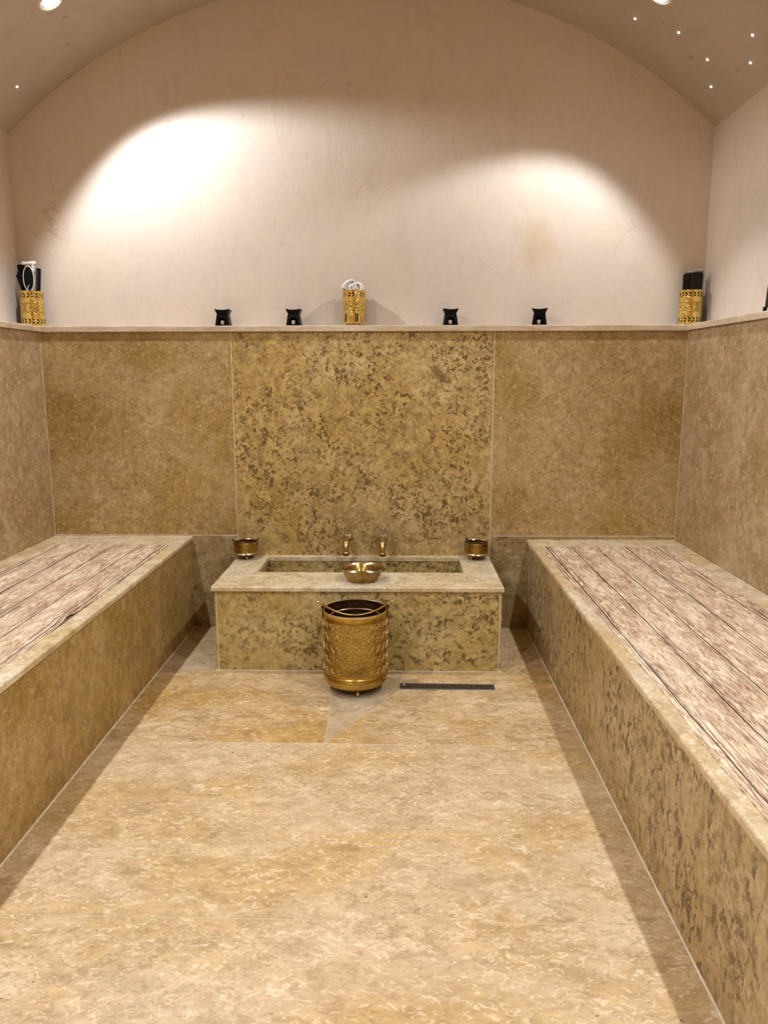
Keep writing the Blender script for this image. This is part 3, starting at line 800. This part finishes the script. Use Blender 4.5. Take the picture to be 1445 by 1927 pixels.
# left holder: brushes and combs
def brush(name, label, dx, dy, w, top, ang, T=.010, mat='black_cloth', r=.35, ax=0., grp='black brushes in the left holder'):
    bm = B(); slab_shape(bm, rounded(w, -RZ + .02, top, r), T, Matrix.Translation((dx, dy, RZ)) @ Matrix.Rotation(ax, 4, 'X') @ Matrix.Rotation(ang, 4, 'Y'))
    return tag(obj(name, bm, M[mat], None, HL), label, 'brush', grp)
brush('flat_brush', 'broad flat black brush, tallest at the left back of the corner holder', -.024, .004, .034, .124, -.14, .012, r=.15)
brush('thin_comb', 'thin black stick leaning furthest left in the corner holder', -.034, -.008, .009, .080, -.30, .007, r=.4)
brush('thin_comb', 'slim black stick second from the left in the corner holder', -.026, -.018, .012, .090, -.22, .007, r=.3)
brush('flat_brush', 'narrow black brush just left of the white-rimmed oval brush', -.012, -.004, .018, .112, -.04, .009, r=.3)
brush('flat_brush', 'black brush behind the white-rimmed oval brush, to its right', .024, .016, .020, .108, .10, .010, r=.3)
brush('thin_comb', 'thin black stick leaning furthest right in the corner holder', .034, -.006, .010, .082, .14, .007, r=.4)
ob = thing('oval_brush', 'black oval brush with a white rim at the front of the left corner holder', 'brush', HL + Vector((.006, -.028, 0)))
def oval(a, b, zc, n=40): return [(a * math.cos(2 * PI * i / n), zc + b * math.sin(2 * PI * i / n)) for i in range(n)]
bm = B(); slab_shape(bm, oval(.0215, .050, RZ + .058), .009, Matrix()); obj('pad', bm, M['black_cloth'], ob)
bm = B(); pts = [(.0245 * math.cos(a), -.001, RZ + .056 + .055 * math.sin(a)) for a in [PI * (-.33 + 1.66 * i / 40) for i in range(41)]]
add_tube(bm, [(.007, -.001, RZ - .05)] + [(.016, -.001, RZ - .01)] + pts + [(-.016, -.001, RZ - .01), (-.007, -.001, RZ - .05)], .0024, 8); obj('rim', bm, M['white_rim'], ob)
bm = B(); add_tube(bm, [(-.006, -.005, RZ - .02), (-.004, -.006, RZ + .018), (.002, -.006, RZ + .028)], .0018, 8); obj('cord', bm, M['white_rim'], ob)
def crumple(name, pts, T, mat, loc, label, cat, seed, sub=2):
    """crumpled sheet from a coarse grid of points, given thickness"""
    rnd = random.Random(seed); bm = B()
    vs = [[bm.verts.new((p[0] + rnd.uniform(-1, 1) * .0012, p[1] + rnd.uniform(-1, 1) * .004, p[2] + rnd.uniform(-1, 1) * .0014)) for p in row] for row in pts]
    for r0, r1 in zip(vs, vs[1:]):
        for i in range(len(r0) - 1): f = bm.faces.new((r0[i], r0[i + 1], r1[i + 1], r1[i])); f.smooth = True
    o = obj(name, bm, M[mat], None, loc)
    s = o.modifiers.new('thickness', 'SOLIDIFY'); s.thickness = T; u = o.modifiers.new('smooth', 'SUBSURF'); u.levels = u.render_levels = sub
    return tag(o, label, cat)
crumple('wrapper', [[(-.028 + .011 * i, -.012 - .004 * (i % 2), RZ + .117 + (.004 if i > 3 else 0)) for i in range(7)],
                    [(-.030 + .011 * i, -.018 - .004 * ((i + 1) % 2), RZ + .122 + .003 * (i % 2)) for i in range(7)],
                    [(-.027 + .011 * i, -.012 - .005 * (i % 2), RZ + .134 + (.003 if i > 3 else 0)) for i in range(7)]], .0012, 'paper', HL, 'crumpled white wrapper on top of the brushes in the left corner holder', 'wrapper', 5)
crumple('wrapper', [[(.020 + .007 * i, -.020, RZ + .128 - .010 * j - .008 * i) for i in range(3)] for j in range(4)], .0012, 'paper', HL, 'small white wrapper flap hanging right over the oval brush', 'wrapper', 6)
for k, (x, y, a, top, lab) in enumerate(((.030, -.026, .12, .096, 'clear plastic sleeve at the right front of the brush holder'),)):
    bm = B(); slab_shape(bm, rounded(.020, -.10, top, .2), .005, Matrix.Translation((x, y, RZ)) @ Matrix.Rotation(a, 4, 'Y'))
    tag(obj('plastic_sleeve', bm, M['clear'], None, HL), lab, 'sleeve')
# right holder: black packets in clear plastic
def packet(label, dx, dy, w, top, ang, rot):
    t = thing('wrapped_packet', label, 'packet', HR + Vector((dx, dy, 0)), (0, ang, rot), 'wrapped packets in the right holder')
    bm = B(); slab_shape(bm, rounded(w, .02, RZ + top, .3), .014, Matrix()); obj('pad', bm, M['black_cloth'], t)
    bm = B(); slab_shape(bm, rounded(w + .004, .016, RZ + top + .005, .2), .0175, Matrix()); obj('clear_bag', bm, M['clear'], t)
    return t
packet('black round-topped packet at the front right of the corner holder', .012, -.013, .049, .076, .02, .10)
packet('black round-topped packet at the left, behind the other in its holder', -.014, .010, .043, .074, .0, -.12)
crumple('plastic_flap', [[(-.026 + .015 * i, -.014 - .004 * (i % 2), RZ + .0755 + .0026 * i) for i in range(6)], [(-.028 + .0155 * i, -.010 - .005 * ((i + 1) % 2), RZ + .0785 + .0028 * i) for i in range(6)],
                         [(-.020 + .015 * i, -.004 - .004 * (i % 2), RZ + .0785 + .0036 * i) for i in range(6)]], .0006, 'milky', HR, 'clear plastic flap lying over the tops of the black packets', 'wrapper', 9)
# middle holder: folded white cloths
def cloth(name, pts, width, T, loc, label, seed, rz=0.):
    """a folded cloth: thick ribbon following a path in x,z, extruded over its width in y"""
    n = len(pts); rnd = random.Random(seed); bm = B(); rows = []
    NYC = 6
    for k in range(NYC + 1):
        q = k / NYC - .5; row = []
        for i, p in enumerate(pts):
            row.append(bm.verts.new((p[0] + .002 * math.sin(k * 1.3 + i) , q * width * (1 - .25 * math.sin(i * .8) ** 2), p[1] - .006 * (2 * q) ** 2 + rnd.uniform(-.0012, .0012))))
        rows.append(row)
    for r0, r1 in zip(rows, rows[1:]):
        for i in range(n - 1): f = bm.faces.new((r0[i], r0[i + 1], r1[i + 1], r1[i])); f.smooth = True
    bmesh.ops.recalc_face_normals(bm, faces=bm.faces)
    o = obj(name, bm, M['cloth'], None, loc)
    o.rotation_euler = (-.10, 0, rz); s = o.modifiers.new('thickness', 'SOLIDIFY'); s.thickness = T; s.offset = 0; u = o.modifiers.new('smooth', 'SUBSURF'); u.levels = u.render_levels = 2
    return tag(o, label, 'cloth', 'white cloths in the middle holder')
Hc = .156
cloth('folded_cloth', [(-.012, -.04), (-.022, -.015), (-.034, .006), (-.058, .016), (-.052, .030), (-.030, .046), (-.010, .052), (.002, .040), (-.010, .030), (-.028, .026), (-.046, .014)], .034, .0105, HC + Vector((.002, .012, Hc)), 'white folded cloth flopping over the left of the middle holder', 1, .35)
cloth('folded_cloth', [(-.008, -.03), (-.012, .000), (-.012, .020), (-.002, .025), (.006, .012), (.006, -.03)], .018, .0090, HC + Vector((-.006, -.027, Hc)), 'white cloth folded upright in the centre of the middle holder', 2, .1)
cloth('folded_cloth', [(.022, -.03), (.034, .004), (.038, .018), (.028, .034), (.014, .036), (.010, .024), (.018, .012), (.022, -.02)], .036, .0110, HC + Vector((.002, .002, Hc)), 'white rolled cloth curling over the right of the middle holder', 3, -.35)

# ------------------------------------------------------------------ oil burners with tealights
def make_burner(loc, rz, label):
    t = thing('oil_burner', label, 'oil burner', loc, (0, 0, rz), 'black oil burners on the back ledge')
    bm = B()
    # four tapering corner posts / walls with an arched window in front and a flared square dish
    lev = [(0, .0330), (.010, .0325), (.038, .0275), (.050, .0255)]
    def ring(h, z): return [(-h, -h, z), (h, -h, z), (h, h, z), (-h, h, z)]
    for side in range(4):
        R4 = Matrix.Rotation(side * PI / 2, 4, 'Z')
        def wallq(x0, x1, za, zb):
            def hh(z):
                for (z0, h0), (z1, h1) in zip(lev, lev[1:]):
                    if z0 <= z <= z1: return h0 + (h1 - h0) * (z - z0) / (z1 - z0)
                return lev[-1][1]
            ha, hb = hh(za), hh(zb); T = .0035
            vs = []
            for (h, z) in ((ha, za), (hb, zb)):
                for x in (x0, x1):
                    for d in (0, T):
                        vs.append(bm.verts.new(R4 @ Vector((x * (h - (d if abs(x) > .99 else 0)), -h + d, z))))
            a = vs
            for f in ((0, 2, 6, 4), (1, 5, 7, 3), (0, 1, 3, 2), (4, 6, 7, 5), (0, 4, 5, 1), (2, 3, 7, 6)): bm.faces.new([a[i] for i in f])
        if side == 0:
            wallq(-1, -.56, 0, .036); wallq(.56, 1, 0, .036); wallq(-.56, .56, 0, .0045); wallq(-1, 1, .036, .050)
            wallq(-.56, -.40, .030, .036); wallq(.40, .56, .030, .036)
        else: wallq(-1, 1, 0, .050)
    add_box(bm, -.029, .029, -.029, .029, .0005, .0042)
    bmesh.ops.recalc_face_normals(bm, faces=bm.faces); obj('body', bm, M['black'], t)
    bm = B(); prof = [(.0245, .050), (.0260, .055), (.0335, .0715), (.0350, .0735)]
    def sq(h, z, dip=0.):
        out = []
        for s in range(4):
            for k in range(6):
                q = -1 + 2 * k / 6; c = [(q, -1), (1, q), (-q, 1), (-1, -q)][s]
                out.append((c[0] * h, c[1] * h, z + dip * (q * q - 1)))
        return out
    seq = [sq(.0245, .050), sq(.0258, .0545), sq(.0332, .0715, .003), sq(.0352, .0745, .0045), sq(.0325, .0740, .0045), sq(.0240, .0600), sq(.0120, .0560)]
    rv = [[bm.verts.new(p) for p in r] for r in seq]
    for a, b in zip(rv, rv[1:]):
        for i in range(24): bm.faces.new((a[i], a[(i + 1) % 24], b[(i + 1) % 24], b[i]))
    bm.faces.new(rv[0][::-1]); bm.faces.new(rv[-1])
    bmesh.ops.recalc_face_normals(bm, faces=bm.faces); obj('dish', bm, M['black'], t)
    return t
def tealight(loc, label):
    t = thing('tealight', label, 'tealight', loc, group='tealights inside the black oil burners')
    bm = B(); add_lathe(bm, [(0, 0), (.0105, 0), (.0112, .0012), (.0112, .0185), (.0116, .019), (.0108, .019), (.0104, .016), (0, .016)], seg=32); obj('cup', bm, M['alu'], t)
    bm = B(); add_lathe(bm, [(0, .0158), (.0100, .0158), (.0100, .0172), (0, .0176)], seg=28); obj('wax', bm, M['wax'], t)
    bm = B(); add_tube(bm, [(0, 0, .017), (.0006, 0, .0215)], .0006, 6); obj('wick', bm, M['black'], t)
    return t
BURN = [(-.8149, .02, 'black square oil burner furthest left on the back ledge', 'white tealight inside the oil burner furthest left on the ledge'),
        (-.4857, -.03, 'black square oil burner next left of the cloth holder', 'white tealight inside the oil burner next left of the cloth holder'),
        (.2356, .04, 'black square oil burner next right of the cloth holder', 'white tealight inside the oil burner next right of the cloth holder'),
        (.6466, -.22, 'black square oil burner furthest right on the back ledge, turned slightly', 'white tealight inside the oil burner furthest right on the ledge')]
for i, (x, rz, lab, tl) in enumerate(BURN):
    y = 3.628
    k = y / 3.655; c = -.0
    xx = x * k
    if i == 0: b0 = make_burner((xx, y, ZL), rz, lab)
    else: dup(b0, (xx, y, ZL), lab, (0, 0, rz))
    lx, ly = -.002, -.0145
    p = (xx + lx * math.cos(rz) - ly * math.sin(rz), y + lx * math.sin(rz) + ly * math.cos(rz), ZL + .0044)
    if i == 0: t0 = tealight(p, tl)
    else: dup(t0, p, tl)

# larger black burner on the right ledge, cut by the picture edge
vz = thing('black_lantern', 'black round-shouldered burner on short feet on the right ledge, cut by the picture edge', 'burner', (1.392 - .040, 2.845, ZL), (0, 0, PI / 2))
def sqring(h, z, n=8, k=.35):
    out = []
    for i in range(32):
        a = 2 * PI * i / 32; c, s = math.cos(a), math.sin(a)
        e = 2 / 5.0
        out.append((h * math.copysign(abs(c) ** e, c), h * math.copysign(abs(s) ** e, s), z))
    return out
bm = B(); lev = [(.040, .013), (.0405, .020), (.0385, .070), (.0365, .105), (.034, .118), (.028, .132), (.018, .142), (.006, .146)]
rv = [[bm.verts.new(p) for p in sqring(h, z)] for h, z in lev]
for a, b in zip(rv, rv[1:]):
    for i in range(32): f = bm.faces.new((a[i], a[(i + 1) % 32], b[(i + 1) % 32], b[i])); f.smooth = True
bm.faces.new(rv[0][::-1]); bm.faces.new(rv[-1]); bmesh.ops.recalc_face_normals(bm, faces=bm.faces)
obj('body', bm, M['black'], vz)
for sx in (-1, 1):
    for sy in (-1, 1):
        bm = B(); add_prism(bm, [(sx * .041, sy * .041), (sx * .026, sy * .041), (sx * .030, sy * .030), (sx * .041, sy * .026)], 0, .016); bevel(bm, .001, 1); obj('foot', bm, M['black'], vz)

# ------------------------------------------------------------------ ceiling lights
def downlight(x, y, label, tilt, half, power, grp='round spotlights in the vault', blend=.35):
    z = vault_z(x); nrm = Vector((CX - x, 0, CZ - z)).normalized()          # points into the room
    rot = nrm.to_track_quat('Z', 'Y').to_euler()
    t = thing('ceiling_spotlight', label, 'spotlight', (x, y, z), rot, grp)
    bm = B(); add_lathe(bm, [(.038, -.006), (.038, .001), (.042, .004), (.050, .0035), (.053, .0), (.053, -.006)], seg=48, closed=True); tr = obj('trim_ring', bm, M['trim_white'], t)
    bm = B(); add_lathe(bm, [(0, .0015), (.030, .0012), (.0385, -.001), (.0385, -.004), (0, -.004)], seg=40); obj('lens', bm, M['lamp'], t)
    ld = bpy.data.lights.new('spot_beam', 'SPOT'); ld.energy = power; ld.color = (.945, .985, 1.0); ld.spot_size = 2 * half; ld.spot_blend = blend; ld.shadow_soft_size = .022
    lo = bpy.data.objects.new('spot_beam', ld); COL.objects.link(lo)
    d = Vector((math.sin(tilt), 0, -math.cos(tilt)))
    lo.location = Vector((x, y, z)) + nrm * .03; lo.rotation_euler = d.to_track_quat('-Z', 'Y').to_euler()
    lo.parent = t; lo.matrix_parent_inverse = (Matrix.Translation(t.location) @ rot.to_matrix().to_4x4()).inverted()
    return t
R = math.radians
LXa, LXb = -1.3306, .9738
POW = 58
downlight(LXa, 3.198, 'bright round spotlight in the left slope of the vault', R(27), R(60), POW * .88, blend=.30)
downlight(LXb, 3.196, 'bright round spotlight in the right slope of the vault, at the top edge', R(-20), R(50), POW * .62, blend=.30)
for y in (1.65, .05, -1.2):  # unseen lamps added in line with the two rows, to light the room
    for x, t in ((LXa, 22), (LXb, -22)):
        downlight(x, y, 'added round spotlight further forward in the vault, out of the picture', R(t), R(60), POW * (1.0 if x < 0 else .88))
# fibre-optic star points
def star(x, y, label):
    z = vault_z(x); nrm = Vector((CX - x, 0, CZ - z)).normalized()
    bm = B(); add_lathe(bm, [(0, .0035), (.0035, .003), (.0048, .001), (.0048, -.004), (0, -.004)], seg=14, mtx=nrm.to_track_quat('Z', 'Y').to_matrix().to_4x4())
    tag(obj('star_light', bm, M['star'], None, (x, y, z)), label, 'star light', 'star points in the vault')
for x, y, l in ((.9482, 3.4184, 'tiny star light in the vault nearest the right spotlight'),
                (1.0965, 3.3287, 'tiny star light second nearest the right spotlight in the vault'),
                (1.2689, 3.0488, 'tiny star light at the top right, touching a small dark stain'),
                (1.2251, 3.3549, 'tiny star light in the middle of the right cluster on the vault'),
                (1.3232, 3.1796, 'tiny star light furthest right, above the right wall edge'),
                (1.2963, 3.4872, 'tiny star light lowest in the right cluster, near the vault corner'),
                (-1.6243, 3.4996, 'tiny lone star light in the left slope of the vault')):
    star(x, y, l)

# ------------------------------------------------------------------ camera, world, view
f, pitch, yaw, roll, h = 1447.0, .1756, -.0195, -.0013, 1.2127
F = Vector((math.sin(yaw) * math.cos(pitch), math.cos(yaw) * math.cos(pitch), -math.sin(pitch)))
Rt = Vector((math.cos(yaw), -math.sin(yaw), 0)); U = Rt.cross(F)
R2 = Rt * math.cos(roll) + U * math.sin(roll); U2 = -Rt * math.sin(roll) + U * math.cos(roll)
cd = bpy.data.cameras.new('camera'); cam = bpy.data.objects.new('camera', cd); COL.objects.link(cam)
cam.matrix_world = Matrix(((R2.x, U2.x, -F.x, 0), (R2.y, U2.y, -F.y, 0), (R2.z, U2.z, -F.z, h), (0, 0, 0, 1)))
cd.sensor_fit = 'HORIZONTAL'; cd.sensor_width = 36; cd.lens = 36 * f / 1445; cd.clip_start = .02
S.camera = cam
w = bpy.data.worlds.new('world'); S.world = w; w.use_nodes = True
w.node_tree.nodes['Background'].inputs[0].default_value = (.05, .04, .03, 1); w.node_tree.nodes['Background'].inputs[1].default_value = .2
S.view_settings.view_transform = 'Standard'; S.view_settings.look = 'None'; S.view_settings.gamma = 1; S.view_settings.use_curve_mapping = False
S.view_settings.exposure = 0.38
S.cycles.max_bounces = 8; S.cycles.diffuse_bounces = 4; S.cycles.glossy_bounces = 3; S.cycles.use_adaptive_sampling = True; S.cycles.adaptive_threshold = .045; S.cycles.sample_clamp_indirect = 6; S.cycles.caustics_reflective = False; S.cycles.caustics_refractive = False
S.cycles.use_denoising = True
